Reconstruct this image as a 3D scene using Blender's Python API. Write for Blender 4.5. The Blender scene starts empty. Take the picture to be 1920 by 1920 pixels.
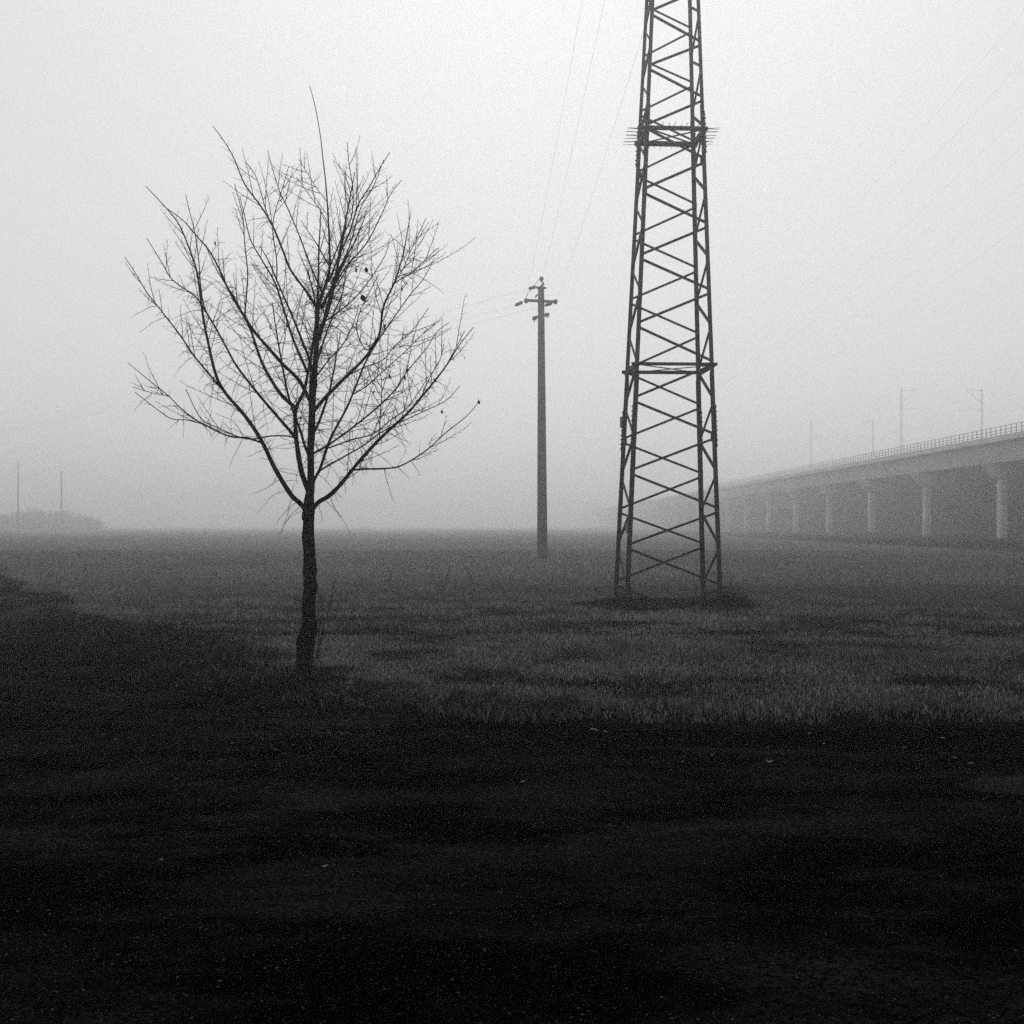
import bpy, bmesh, math, random
import numpy as np
from mathutils import Vector, Matrix

# ------------------------------------------------------------------ camera, sky, sun, exposure
F, HX, HY, CAMZ = 2240.0, 960.0, 985.0, 1.6
S = bpy.context.scene
cam_d = bpy.data.cameras.new('camera'); cam = bpy.data.objects.new('camera', cam_d)
S.collection.objects.link(cam); S.camera = cam
cam.location = (0, 0, CAMZ); cam.rotation_euler = (math.pi/2, 0, 0)
cam_d.sensor_fit = 'HORIZONTAL'; cam_d.sensor_width = 36.0; cam_d.lens = 36.0*F/1920
cam_d.shift_y = (HY-960.0)/1920.0
cam_d.clip_start = 0.1; cam_d.clip_end = 6000
S.render.resolution_x = S.render.resolution_y = 1024

SUN_EL, SUN_AZ = math.radians(42), math.radians(3)      # behind the pylon, high, diffused by the fog
W = bpy.data.worlds.new('World'); S.world = W; W.use_nodes = True
nt = W.node_tree; nt.nodes.clear()
wo = nt.nodes.new('ShaderNodeOutputWorld'); bg = nt.nodes.new('ShaderNodeBackground')
sky = nt.nodes.new('ShaderNodeTexSky'); sky.sky_type = 'NISHITA'; sky.sun_disc = False
sky.sun_elevation = SUN_EL; sky.sun_rotation = SUN_AZ; sky.air_density = 1.0; sky.dust_density = 4.0
bw = nt.nodes.new('ShaderNodeRGBToBW')                    # fog drains every colour
sc_ = nt.nodes.new('ShaderNodeMath'); sc_.operation = 'MULTIPLY'; sc_.inputs[1].default_value = 0.006
ad = nt.nodes.new('ShaderNodeMath'); ad.operation = 'ADD'; ad.inputs[1].default_value = 0.675   # the even cloud deck
nt.links.new(sky.outputs[0], bw.inputs[0]); nt.links.new(bw.outputs[0], sc_.inputs[0])
nt.links.new(sc_.outputs[0], ad.inputs[0]); nt.links.new(ad.outputs[0], bg.inputs[0])
bg.inputs[1].default_value = 1.0
nt.links.new(bg.outputs[0], wo.inputs[0])
sd = bpy.data.lights.new('sun', 'SUN'); sd.energy = 0.78; sd.angle = math.radians(45); sd.color = (1, 1, 1)
so = bpy.data.objects.new('sun', sd); S.collection.objects.link(so)
sdir = Vector((math.sin(SUN_AZ)*math.cos(SUN_EL), math.cos(SUN_AZ)*math.cos(SUN_EL), math.sin(SUN_EL)))
so.rotation_euler = sdir.to_track_quat('Z', 'Y').to_euler(); so.location = (10, 60, 60)

S.view_settings.view_transform = 'Standard'; S.view_settings.look = 'None'
S.view_settings.exposure = 0.0; S.view_settings.gamma = 1.0; S.view_settings.use_curve_mapping = False
cy = S.cycles
cy.max_bounces = 8; cy.diffuse_bounces = 2; cy.glossy_bounces = 2; cy.transmission_bounces = 2
cy.volume_bounces = 4; cy.use_denoising = False; cy.use_adaptive_sampling = False
cy.sample_clamp_indirect = 4.0
HAZE_DENSITY, HAZE_G, HAZE_TOP = 0.0037, 0.85, 32.0

# ------------------------------------------------------------------ helpers
C = S.collection
rng = np.random.RandomState(7); random.seed(7)

def at(px, py, D):
    return Vector(((px-HX)*D/F, D, CAMZ+(HY-py)*D/F))

def mat(name, val, var=0.0, scale=5.0, rough=0.9, spec=0.15, bump=0.0, bscale=40.0, attr=None, amul=1.0, detail=6.0, ramp=None):
    m = bpy.data.materials.new(name); m.use_nodes = True
    n = m.node_tree; b = n.nodes['Principled BSDF']
    b.inputs['Roughness'].default_value = rough
    b.inputs['Specular IOR Level'].default_value = spec
    tc = n.nodes.new('ShaderNodeTexCoord')
    if attr:
        a = n.nodes.new('ShaderNodeAttribute'); a.attribute_name = attr
        mp = n.nodes.new('ShaderNodeMath'); mp.operation = 'MULTIPLY'; mp.inputs[1].default_value = val*amul
        n.links.new(a.outputs['Fac'], mp.inputs[0]); src = mp.outputs[0]
    elif var > 0:
        t = n.nodes.new('ShaderNodeTexNoise'); t.inputs['Scale'].default_value = scale; t.inputs['Detail'].default_value = detail
        n.links.new(tc.outputs['Object'], t.inputs['Vector'])
        r = n.nodes.new('ShaderNodeMapRange'); r.inputs[1].default_value = 0.3; r.inputs[2].default_value = 0.7
        if ramp: r.inputs[1].default_value, r.inputs[2].default_value = ramp
        r.inputs[3].default_value = val*(1-var); r.inputs[4].default_value = val*(1+var)
        n.links.new(t.outputs['Fac'], r.inputs[0]); src = r.outputs[0]
    else:
        v = n.nodes.new('ShaderNodeValue'); v.outputs[0].default_value = val; src = v.outputs[0]
    n.links.new(src, b.inputs['Base Color'])
    if bump > 0:
        t2 = n.nodes.new('ShaderNodeTexNoise'); t2.inputs['Scale'].default_value = bscale; t2.inputs['Detail'].default_value = 8
        n.links.new(tc.outputs['Object'], t2.inputs['Vector'])
        bp = n.nodes.new('ShaderNodeBump'); bp.inputs['Strength'].default_value = 0.6; bp.inputs['Distance'].default_value = bump
        n.links.new(t2.outputs['Fac'], bp.inputs['Height']); n.links.new(bp.outputs[0], b.inputs['Normal'])
    return m

def tag(o, label=None, cat=None, group=None, kind=None):
    if label: o['label'] = label
    if cat: o['category'] = cat
    if group: o['group'] = group
    if kind: o['kind'] = kind
    return o

def thing(name, label, cat, loc=(0, 0, 0), group=None):
    o = bpy.data.objects.new(name, None); C.objects.link(o); o.location = loc; o.empty_display_size = 0.3
    return tag(o, label, cat, group)

def link(name, me, m, parent=None):
    o = bpy.data.objects.new(name, me); C.objects.link(o)
    if m is not None:
        me.materials.clear(); me.materials.append(m)
    if parent is not None:
        o.parent = parent
        top = Vector((0, 0, 0)); p = parent
        while p is not None: top += p.location; p = p.parent
        o.location = -top          # mesh data is in world metres
    return o

class MB:
    """collects shapes into one mesh"""
    def __init__(s): s.v = []; s.f = []
    def add(s, vs, fs):
        k = len(s.v); s.v += [tuple(p) for p in vs]; s.f += [tuple(i+k for i in q) for q in fs]
    def box(s, c, sz, rot=None):
        hx, hy, hz = sz[0]/2, sz[1]/2, sz[2]/2
        P = [Vector((x, y, z)) for x in (-hx, hx) for y in (-hy, hy) for z in (-hz, hz)]
        if rot is not None: P = [rot @ p for p in P]
        s.add([p+Vector(c) for p in P], [(0,1,3,2),(4,6,7,5),(0,4,5,1),(2,3,7,6),(0,2,6,4),(1,5,7,3)])
    def prism(s, prof, p0, p1, u, v):
        n = len(prof); A = [p0+u*a+v*b for a, b in prof]; B = [p1+u*a+v*b for a, b in prof]
        s.add(A+B, [(i, (i+1) % n, n+(i+1) % n, n+i) for i in range(n)]+[tuple(range(n))[::-1], tuple(range(n, 2*n))])
    def angle(s, p0, p1, u, v, w, t=0.008):
        d = (p1-p0).normalized(); u = (u-d*u.dot(d)).normalized(); v = (v-d*v.dot(d)-u*v.dot(u)).normalized()
        s.prism([(0,0),(w,0),(w,t),(t,t),(t,w),(0,w)], p0, p1, u, v)
    def bar(s, p0, p1, w, h=None, up=Vector((0, 0, 1))):
        h = h or w; d = (p1-p0).normalized()
        if abs(d.dot(up)) > 0.99: up = Vector((0, 1, 0))
        u = d.cross(up).normalized(); v = u.cross(d)
        s.prism([(-w/2,-h/2),(w/2,-h/2),(w/2,h/2),(-w/2,h/2)], p0, p1, u, v)
    def tube(s, pts, rad, n=6, cap=True):
        pts = [Vector(p) for p in pts]; k = len(pts); vs = []; fs = []
        d0 = (pts[1]-pts[0]).normalized(); ref = Vector((1, 0, 0)) if abs(d0.x) < 0.8 else Vector((0, 1, 0))
        u = d0.cross(ref).normalized()
        for i, p in enumerate(pts):
            d = (pts[min(i+1, k-1)]-pts[max(i-1, 0)]).normalized()
            u = (u-d*u.dot(d)).normalized(); w = d.cross(u)
            r = rad[i] if hasattr(rad, '__len__') else rad
            for j in range(n):
                a = 2*math.pi*j/n; vs.append(p+(u*math.cos(a)+w*math.sin(a))*r)
        for i in range(k-1):
            for j in range(n):
                fs.append((i*n+j, i*n+(j+1) % n, (i+1)*n+(j+1) % n, (i+1)*n+j))
        if cap: fs += [tuple(range(n))[::-1], tuple(range((k-1)*n, k*n))]
        s.add(vs, fs)
    def build(s, name, m, parent=None, smooth=False):
        me = bpy.data.meshes.new(name); me.from_pydata(s.v, [], s.f); me.update()
        if smooth: me.polygons.foreach_set('use_smooth', [True]*len(me.polygons))
        return link(name, me, m, parent)

def np_mesh(name, co, tris, m, tone=None, parent=None, nv=3):
    """fast mesh from numpy arrays; tone = one value per vertex"""
    me = bpy.data.meshes.new(name)
    me.vertices.add(len(co)); me.vertices.foreach_set('co', co.astype(np.float32).ravel())
    nl = tris.size
    me.loops.add(nl); me.loops.foreach_set('vertex_index', tris.astype(np.int32).ravel())
    me.polygons.add(len(tris))
    me.polygons.foreach_set('loop_start', np.arange(0, nl, nv, dtype=np.int32))
    me.polygons.foreach_set('loop_total', np.full(len(tris), nv, dtype=np.int32))
    if tone is not None:
        a = me.attributes.new('tone', 'FLOAT', 'POINT'); a.data.foreach_set('value', tone.astype(np.float32))
    me.update(calc_edges=True)
    return link(name, me, m, parent)

# value noise (numpy) for heights and clumping
_tab = np.random.RandomState(3).rand(512, 512)
def vnoise(x, y, s):
    x = np.asarray(x, float)*s+1000.3; y = np.asarray(y, float)*s+1000.7
    xi = np.floor(x).astype(int); yi = np.floor(y).astype(int); fx = x-xi; fy = y-yi
    fx = fx*fx*(3-2*fx); fy = fy*fy*(3-2*fy)
    g = lambda a, b: _tab[a % 512, b % 512]
    return (g(xi, yi)*(1-fx)+g(xi+1, yi)*fx)*(1-fy)+(g(xi, yi+1)*(1-fx)+g(xi+1, yi+1)*fx)*fy
def fnoise(x, y, s, o=3):
    r = 0; a = 1; t = 0
    for k in range(o): r = r+a*vnoise(x, y, s*2**k); t += a; a *= 0.5
    return r/t

def sstep(a, b, x):
    t = np.clip((np.asarray(x)-a)/(b-a), 0, 1); return t*t*(3-2*t)

# ------------------------------------------------------------------ the lie of the land
EX = [-400, -60, -25, -12, -7.5, -6.7, -4.77, -3.26, -2.06, -1.22, 0, 2.37, 4.04, 8, 15, 40, 300]
EY = [800, 120, 52, 26.5, 17.8, 16.7, 14.1, 12.4, 11.7, 11.0, 10.45, 10.25, 10.0, 9.6, 9.1, 8.5, 7.5]
VX = [-400, -60, -21.9, -8, -5.6, -3.4, -2.2, -1.2, 0, 10, 300]
VY = [830, 134, 49.0, 20.8, 18.6, 15.8, 13.6, 11.4, 10.3, 8.9, 7.0]
def edge_s(x, y):
    """metres beyond the road edge (+ field side)"""
    x = np.asarray(x, float); e = np.interp(x, EX, EY); de = (np.interp(x+.2, EX, EY)-np.interp(x-.2, EX, EY))/.4
    w = 0.55*(fnoise(x, y, 1.5, 3)-.5)+(0.3+.9*sstep(-1, -5, x))*(fnoise(x, y, .4, 2)-.5)
    return (y-e)/np.sqrt(1+de**2)+w
def verge_s(x, y):
    x = np.asarray(x, float); e = np.interp(x, VX, VY); de = (np.interp(x+.2, VX, VY)-np.interp(x-.2, VX, VY))/.4
    return (y-e)/np.sqrt(1+de**2)+1.8*(fnoise(x, y, .5, 3)-.5)
PYX, PYY = 3.1, 24.0
POLE = (1.45, 57.0)
def field_h(x, y):
    x = np.asarray(x, float); y = np.asarray(y, float)
    s = edge_s(x, y); v = verge_s(x, y)
    h = 0.05*(fnoise(x, y, .12, 3)-.5)+0.03*(fnoise(x, y, .9, 2)-.5)*(y < 60)
    vm = sstep(0.1, .6, s)*(1-sstep(-.5, .4, v))
    h = h+vm*(-.02+.08*fnoise(x, y, .8, 3))
    r = np.hypot((x-PYX)/1.9, (y-PYY)/1.5); h = h+0.0*np.exp(-r**2*1.2)
    r = np.hypot(x-POLE[0], y-POLE[1]); h = h+0.07*np.exp(-(r/.6)**2)
    h = h-0.16*(1-sstep(-.15, .30, s))
    dip = (1-sstep(-.45, -.1, s))*sstep(-15.2, -14.6, s)
    return h-0.45*dip
def road_h(x, y):
    s = edge_s(x, y)
    gut = np.exp(-((s+.55)/.5)**2)
    return -0.10-0.05*gut*(0.4+fnoise(x, y, .4, 2))+0.035*(fnoise(x, y, .5, 3)-.5)+0.012*(fnoise(x, y, 4, 3)-.5)

M_soil = None
def field_material():
    m = bpy.data.materials.new('field_ground'); m.use_nodes = True; n = m.node_tree; b = n.nodes['Principled BSDF']
    b.inputs['Roughness'].default_value = 1.0; b.inputs['Specular IOR Level'].default_value = 0.0
    tc = n.nodes.new('ShaderNodeTexCoord'); a = n.nodes.new('ShaderNodeAttribute'); a.attribute_name = 'tone'
    t = n.nodes.new('ShaderNodeTexNoise'); t.inputs['Scale'].default_value = 1.7; t.inputs['Detail'].default_value = 10; t.inputs['Roughness'].default_value = .75
    n.links.new(tc.outputs['Object'], t.inputs['Vector'])
    r = n.nodes.new('ShaderNodeMapRange'); r.inputs[1].default_value = .3; r.inputs[2].default_value = .7
    r.inputs[3].default_value = .55; r.inputs[4].default_value = 1.45
    n.links.new(t.outputs['Fac'], r.inputs[0])
    mu = n.nodes.new('ShaderNodeMath'); mu.operation = 'MULTIPLY'
    n.links.new(a.outputs['Fac'], mu.inputs[0]); n.links.new(r.outputs[0], mu.inputs[1]); n.links.new(mu.outputs[0], b.inputs['Base Color'])
    bp = n.nodes.new('ShaderNodeBump'); bp.inputs['Strength'].default_value = .7; bp.inputs['Distance'].default_value = .05
    n.links.new(t.outputs['Fac'], bp.inputs['Height']); n.links.new(bp.outputs[0], b.inputs['Normal'])
    return m

def polar_sheet():
    ang = np.concatenate([np.arange(-180, -40, 4.0), np.arange(-40, 40, .3), np.arange(40, 180, 4.0)])
    rad = np.concatenate([[0.6], np.geomspace(2.2, 1300, 210)])
    A, R = np.meshgrid(np.radians(ang), rad)
    x = (R*np.sin(A)).ravel(); y = (R*np.cos(A)).ravel(); z = field_h(x, y)
    na, nr = len(ang), len(rad)
    i = np.arange(nr-1)[:, None]*na; j = np.arange(na)[None, :]; j2 = (j+1) % na
    q = np.stack([(i+j), (i+j2), (i+na+j2), (i+na+j)], -1).reshape(-1, 4)
    d = np.hypot(x, y)
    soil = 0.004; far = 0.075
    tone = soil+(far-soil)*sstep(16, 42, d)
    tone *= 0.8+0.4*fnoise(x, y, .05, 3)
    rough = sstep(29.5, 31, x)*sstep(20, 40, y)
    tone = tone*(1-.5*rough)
    co = np.stack([x, y, z], -1)
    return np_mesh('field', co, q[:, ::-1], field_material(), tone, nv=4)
fld = tag(polar_sheet(), kind='structure')

def road_sheet():
    xs = np.concatenate([np.arange(-90, -14, .8), np.arange(-14, 10, .10), np.arange(10, 90, .8)])
    us = np.concatenate([np.arange(-.6, 4, .10), np.arange(4, 7.5, .12), np.arange(7.5, 15, .4)])     # metres back from the edge, along y
    X, U = np.meshgrid(xs, us)
    de = (np.interp(X+.2, EX, EY)-np.interp(X-.2, EX, EY))/.4
    k = np.sqrt(1+de**2)
    Y = np.interp(X, EX, EY)-U*k
    x = X.ravel(); y = Y.ravel(); z = road_h(x, y); s = edge_s(x, y)
    gutter_dark = np.exp(-((s+.40)/.62)**4)*sstep(-1.4, 1.0, x+.5*(fnoise(x, y, .8, 2)-.5))  # darker band along the gutter below the field edge
    nx = len(xs); i = np.arange(len(us)-1)[:, None]*nx; j = np.arange(nx-1)[None, :]
    q = np.stack([i+j, i+nx+j, i+nx+j+1, i+j+1], -1).reshape(-1, 4)
    m = bpy.data.materials.new('road_surface'); m.use_nodes = True; n = m.node_tree; b = n.nodes['Principled BSDF']
    b.inputs['Roughness'].default_value = 1.0; b.inputs['Specular IOR Level'].default_value = 0.0
    tc = n.nodes.new('ShaderNodeTexCoord'); L = n.links
    mp = n.nodes.new('ShaderNodeMapping'); mp.inputs['Scale'].default_value = (.55, 1.25, 1.0); L.new(tc.outputs['Object'], mp.inputs[0])
    big = n.nodes.new('ShaderNodeTexNoise'); big.inputs['Scale'].default_value = 1.0; big.inputs['Detail'].default_value = 12; big.inputs['Roughness'].default_value = .72
    L.new(mp.outputs[0], big.inputs[0])
    r1 = n.nodes.new('ShaderNodeMapRange'); r1.inputs[1].default_value = .44; r1.inputs[2].default_value = .70
    r1.inputs[3].default_value = .0003; r1.inputs[4].default_value = .012; L.new(big.outputs['Fac'], r1.inputs[0])
    fine = n.nodes.new('ShaderNodeTexNoise'); fine.inputs['Scale'].default_value = 42; fine.inputs['Detail'].default_value = 6; fine.inputs['Roughness'].default_value = .8
    L.new(tc.outputs['Object'], fine.inputs[0])
    r2 = n.nodes.new('ShaderNodeMapRange'); r2.inputs[1].default_value = .42; r2.inputs[2].default_value = .68
    r2.inputs[3].default_value = .05; r2.inputs[4].default_value = 2.4; L.new(fine.outputs['Fac'], r2.inputs[0])
    mu = n.nodes.new('ShaderNodeMath'); mu.operation = 'MULTIPLY'; L.new(r1.outputs[0], mu.inputs[0]); L.new(r2.outputs[0], mu.inputs[1])
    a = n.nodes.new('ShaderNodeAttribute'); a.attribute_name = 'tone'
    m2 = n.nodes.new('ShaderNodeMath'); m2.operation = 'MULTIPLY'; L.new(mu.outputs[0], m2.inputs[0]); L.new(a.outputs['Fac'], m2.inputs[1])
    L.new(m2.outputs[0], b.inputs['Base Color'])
    bp = n.nodes.new('ShaderNodeBump'); bp.inputs['Strength'].default_value = .8; bp.inputs['Distance'].default_value = .012
    L.new(fine.outputs['Fac'], bp.inputs['Height']); L.new(bp.outputs[0], b.inputs['Normal'])
    return np_mesh('road', np.stack([x, y, z], -1), q, m, (1-.85*gutter_dark)*(1+1.1*np.exp(-((x+1.1)/1.3)**2-((y-6.7)/.75)**2)+.8*np.exp(-((x-1.2)/.9)**2-((y-6.75)/.22)**2)+.5*np.exp(-((x+2.6)/1.0)**2-((y-8.3)/.4)**2)), nv=4)
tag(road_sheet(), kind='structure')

# ------------------------------------------------------------------ blades of grass
def blades(name, x, y, z, h, w, tone, m, bend=.5, two=True, parent=None):
    n = len(x); th = rng.rand(n)*2*np.pi; lean = bend*(.15+rng.rand(n)); lt = rng.rand(n)*2*np.pi
    dx, dy = np.cos(th)*w/2, np.sin(th)*w/2
    lx, ly = np.cos(lt)*lean*h, np.sin(lt)*lean*h
    b0 = np.stack([x-dx, y-dy, z-.015], -1); b1 = np.stack([x+dx, y+dy, z-.015], -1)
    tip = np.stack([x+lx, y+ly, z+h*np.sqrt(np.clip(1-lean**2*.6, .15, 1))], -1)
    if two:
        m0 = np.stack([x-dx*.8+lx*.3, y-dy*.8+ly*.3, z+h*.58], -1); m1 = np.stack([x+dx*.8+lx*.3, y+dy*.8+ly*.3, z+h*.58], -1)
        co = np.stack([b0, b1, m0, m1, tip], 1).reshape(-1, 3); k = np.arange(n)[:, None]*5
        tr = np.concatenate([k+[0, 1, 3], k+[0, 3, 2], k+[2, 3, 4]], 0); tn = np.repeat(tone, 5)
    else:
        co = np.stack([b0, b1, tip], 1).reshape(-1, 3); tr = np.arange(n)[:, None]*3+[0, 1, 2]; tn = np.repeat(tone, 3)
    return np_mesh(name, co, tr, m, tn, parent)
M_grass = mat('grass', 1.0, attr='tone', rough=.8, spec=.1)

def wedge(n, y0, y1, k=.56, pad=1.5):
    y = np.sqrt(rng.rand(n)*(y1**2-y0**2)+y0**2); x = (rng.rand(n)*2-1)*(k*y+pad); return x, y
RUT_PX = [[(680,1085),(676,1095),(681,1106)], [(735,1075),(730,1092),(736,1105)], [(845,1060),(838,1085),(828,1116)], [(872,1062),(884,1085),(890,1100),(884,1118)],
          [(930,1090),(944,1105),(946,1124)], [(855,1085),(853,1105),(846,1118)], [(915,1075),(922,1095),(930,1112)]]
RUT = []
for L_ in RUT_PX:
    P = [((px-HX)*(CAMZ*F/(py-HY))/F, CAMZ*F/(py-HY)) for px, py in L_]
    RUT.append(np.array(P))
def rut_mask(x, y):
    m = np.zeros(len(x))
    for P in RUT:
        o_ = np.argsort(P[:, 1]); xr = np.interp(y, P[o_, 1], P[o_, 0]); w = .055
        m = np.maximum(m, (np.abs(x-xr) < w)*(y > P[:, 1].min())*(y < P[:, 1].max()))
    m = np.maximum(m, (np.abs(y-(23.1+.35*np.sin(x*.9)+.6*(fnoise(x, y, .6, 2)-.5))) < .12)*(x > -2.9)*(x < 1.6)*.9)      # strip of bare earth left of the pylon
    m = np.maximum(m, (np.abs(y-(17.2+.02*x+.8*(fnoise(x, y, .7, 2)-.5))) < .09)*(x > 1.8)*(x < 6.3)*.8)
    return m
M_rut = mat('bare_wet_earth', .030, .5, 8, rough=1.0, spec=0)
def strip(x, y, w, label=None):
    x = np.asarray(x); y = np.asarray(y); tx = np.gradient(x); ty = np.gradient(y); l = np.hypot(tx, ty); nx, ny = -ty/l, tx/l
    w = w*(.6+.8*fnoise(x, y, 3, 2)); k = len(x); w[0] = w[-1] = .01
    a = np.stack([x-nx*w, y-ny*w], -1); b = np.stack([x+nx*w, y+ny*w], -1)
    co = np.concatenate([a, b]); z = field_h(co[:, 0], co[:, 1])+.018; j = np.arange(k-1)
    q = np.stack([j, j+1, k+j+1, k+j], -1)
    return tag(np_mesh('wheel_rut', np.column_stack([co, z]), q, M_rut, nv=4), kind='structure')
for P in RUT:
    o_ = np.argsort(P[:, 1]); yy = np.linspace(P[:, 1].min(), P[:, 1].max(), 40); strip(np.interp(yy, P[o_, 1], P[o_, 0]), yy, .030)
xx = np.linspace(-2.9, 1.6, 60); strip(xx, 23.1+.35*np.sin(xx*.9)+.3*(fnoise(xx, xx*0, .9, 2)-.5), .10)
xx = np.linspace(1.8, 6.3, 60); strip(xx, 17.2+.02*xx+.5*(fnoise(xx, xx*0+5, .9, 2)-.5), .07)
def crop(n, y0, y1, h0, w0, two, name):
    x, y = wedge(n, y0, y1)
    s = edge_s(x, y); v = verge_s(x, y)
    cl = fnoise(x, y, 1.1, 3); cl2 = fnoise(x, y, .18, 3)
    py_ = np.minimum(np.hypot((x-PYX)/1.8, (y-PYY)/1.5), np.hypot(x-POLE[0], (y-POLE[1]+.4)/1.6)*1.2)
    dens = sstep(.30, .56, cl)*.68+.32
    dens = dens*(1-.97*rut_mask(x, y))*(.75+.5*(cl2-.5))*(.62+.38*sstep(.36, .52, fnoise(x, y*1.7, .55, 3)))
    lip = (1-sstep(.7, 1.3, s))*(x > -1.5); dens = np.maximum(dens, lip*sstep(.34, .56, fnoise(x, y, 2.3, 2)))
    keep = (s > .05)*((v > -.2) | (x > -.3))*(rng.rand(n) < dens)*(py_ > .8)*(x < 30.5)
    keep = keep.astype(bool); x, y, cl, cl2, lip = x[keep], y[keep], cl[keep], cl2[keep], lip[keep]; k = len(x)
    h = h0*(.3+1.1*rng.rand(k)**1.4)*(.35+1.3*cl)*(1+.1*lip); w = w0*(.7+.6*rng.rand(k))
    tone = (.026+.130*rng.rand(k)**2.2)*(.30+1.4*cl)*(.55+.9*cl2)*1.45
    tone = np.where(rng.rand(k) < .05, .08+.12*rng.rand(k), tone)*(1-.28*lip)
    return blades(name, x, y, field_h(x, y), h, w, tone, M_grass, 1.0, two)
tag(crop(460000, 9.6, 17, .044, .0075, True, 'field_grass'), 'short young crop grass covering the field between road and pylon', 'grass', kind='stuff')
tag(crop(460000, 17, 32, .060, .015, False, 'field_grass'), 'short young crop grass around and behind the lattice pylon', 'grass', kind='stuff')
tag(crop(300000, 32, 75, .095, .03, False, 'field_grass'), 'misty short crop grass in the distance around the concrete pole', 'grass', kind='stuff')

def verge_grass():
    n = 420000
    y = 9.4+rng.rand(n)**1.6*75; x = np.interp(y, EY[:11][::-1], EX[:11][::-1])+rng.rand(n)*(5+.12*y)-.6-.05*y
    near = rng.rand(n) < .3
    x = np.where(near, rng.rand(n)*9-1.5, x); y = np.where(near, np.interp(x, EX, EY)+rng.rand(n)*.9, y)
    s = edge_s(x, y); v = verge_s(x, y); cl = fnoise(x, y, 1.6, 3); pat = fnoise(x, y, .45, 2)
    keep = (s > .0)*(v < .35)*(x < .6)*(rng.rand(n) < sstep(.36, .60, cl)*.95+.05)
    keep = keep.astype(bool); x, y, cl, pat, s = x[keep], y[keep], cl[keep], pat[keep], s[keep]; k = len(x)
    left = 1-sstep(-2.0, .5, x)
    far_l = 1-sstep(-5, -2.6, x); h = (.05+far_l*.035)*(.3+1.3*rng.rand(k)**1.6)*(.3+1.4*cl)*(1+1.6*(y < 22)*sstep(.60, .74, fnoise(x, y, 2.0, 2))); w = (.006+.0006*y)*(.7+.6*rng.rand(k))
    tone = (.004+.050*rng.rand(k)**2.3)*(.08+2.6*pat**2.2)*(1+1.2*(1-left))
    tone = np.where(rng.rand(k) < .02, .10, tone)
    return blades('verge_grass', x, y, field_h(x, y), h, w, tone, M_grass, .9, True)
tag(verge_grass(), 'rough dark grass and dead stalks on the verge beside the road', 'grass', kind='stuff')

def pylon_grass():
    n = 42000
    a = rng.rand(n)*2*np.pi; r = np.sqrt(rng.rand(n)); jag = 1+.5*(fnoise(np.cos(a)*2+9, np.sin(a)*2+9, 1.2, 2)-.5)*2; x = PYX+.1+np.cos(a)*r*1.75*jag; y = PYY-.15+np.sin(a)*r*1.5*jag
    cl = fnoise(x, y, 2.2, 3)
    corner = np.zeros(n)
    for cx, cy_, g in ((PYX-.9, PYY-.8, 1.6), (PYX+.95, PYY-.85, 2.0), (PYX+1.22, PYY-.7, 2.2), (PYX+1.4, PYY-.9, 1.0), (PYX-.95, PYY-.7, .9)):
        corner += g*np.exp(-((x-cx)**2+(y-cy_)**2)/.055)
    h = (.04+.13*cl**1.5+.24*np.clip(corner, 0, 2.1)*(rng.rand(n) < .38))*(.25+1.1*rng.rand(n)**1.5)*(1.2-r*.7)
    tone = (.003+.032*rng.rand(n)**2.2)*(.4+1.2*fnoise(x, y, 1.5, 2))
    return blades('pylon_grass', x, y, field_h(x, y), h, .013*(.7+.6*rng.rand(n)), tone, M_grass, .8, True)
tag(pylon_grass(), 'dark overgrown tussock grass round the feet of the lattice pylon', 'grass', kind='stuff')

def tuft(name, label, cx, cy_, rx, ry, n, h0):
    a = rng.rand(n)*2*np.pi; r = rng.rand(n)**.7; x = cx+np.cos(a)*r*rx; y = cy_+np.sin(a)*r*ry
    cl = fnoise(x, y, 3, 2); h = h0*(.4+.9*rng.rand(n))*(1.1-r*.7)*(.5+cl)
    o = blades(name, x, y, road_h(x, y), h, .005*(.7+.6*rng.rand(n)), (.012+.035*rng.rand(n)**2)*(.6+.8*cl), M_grass, 1.0, True)
    return tag(o, label, 'grass', kind='stuff')
tuft('grass_patch', 'low patch of grass growing on the dark road', 3.75, 7.75, .85, .30, 9000, .06)

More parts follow.
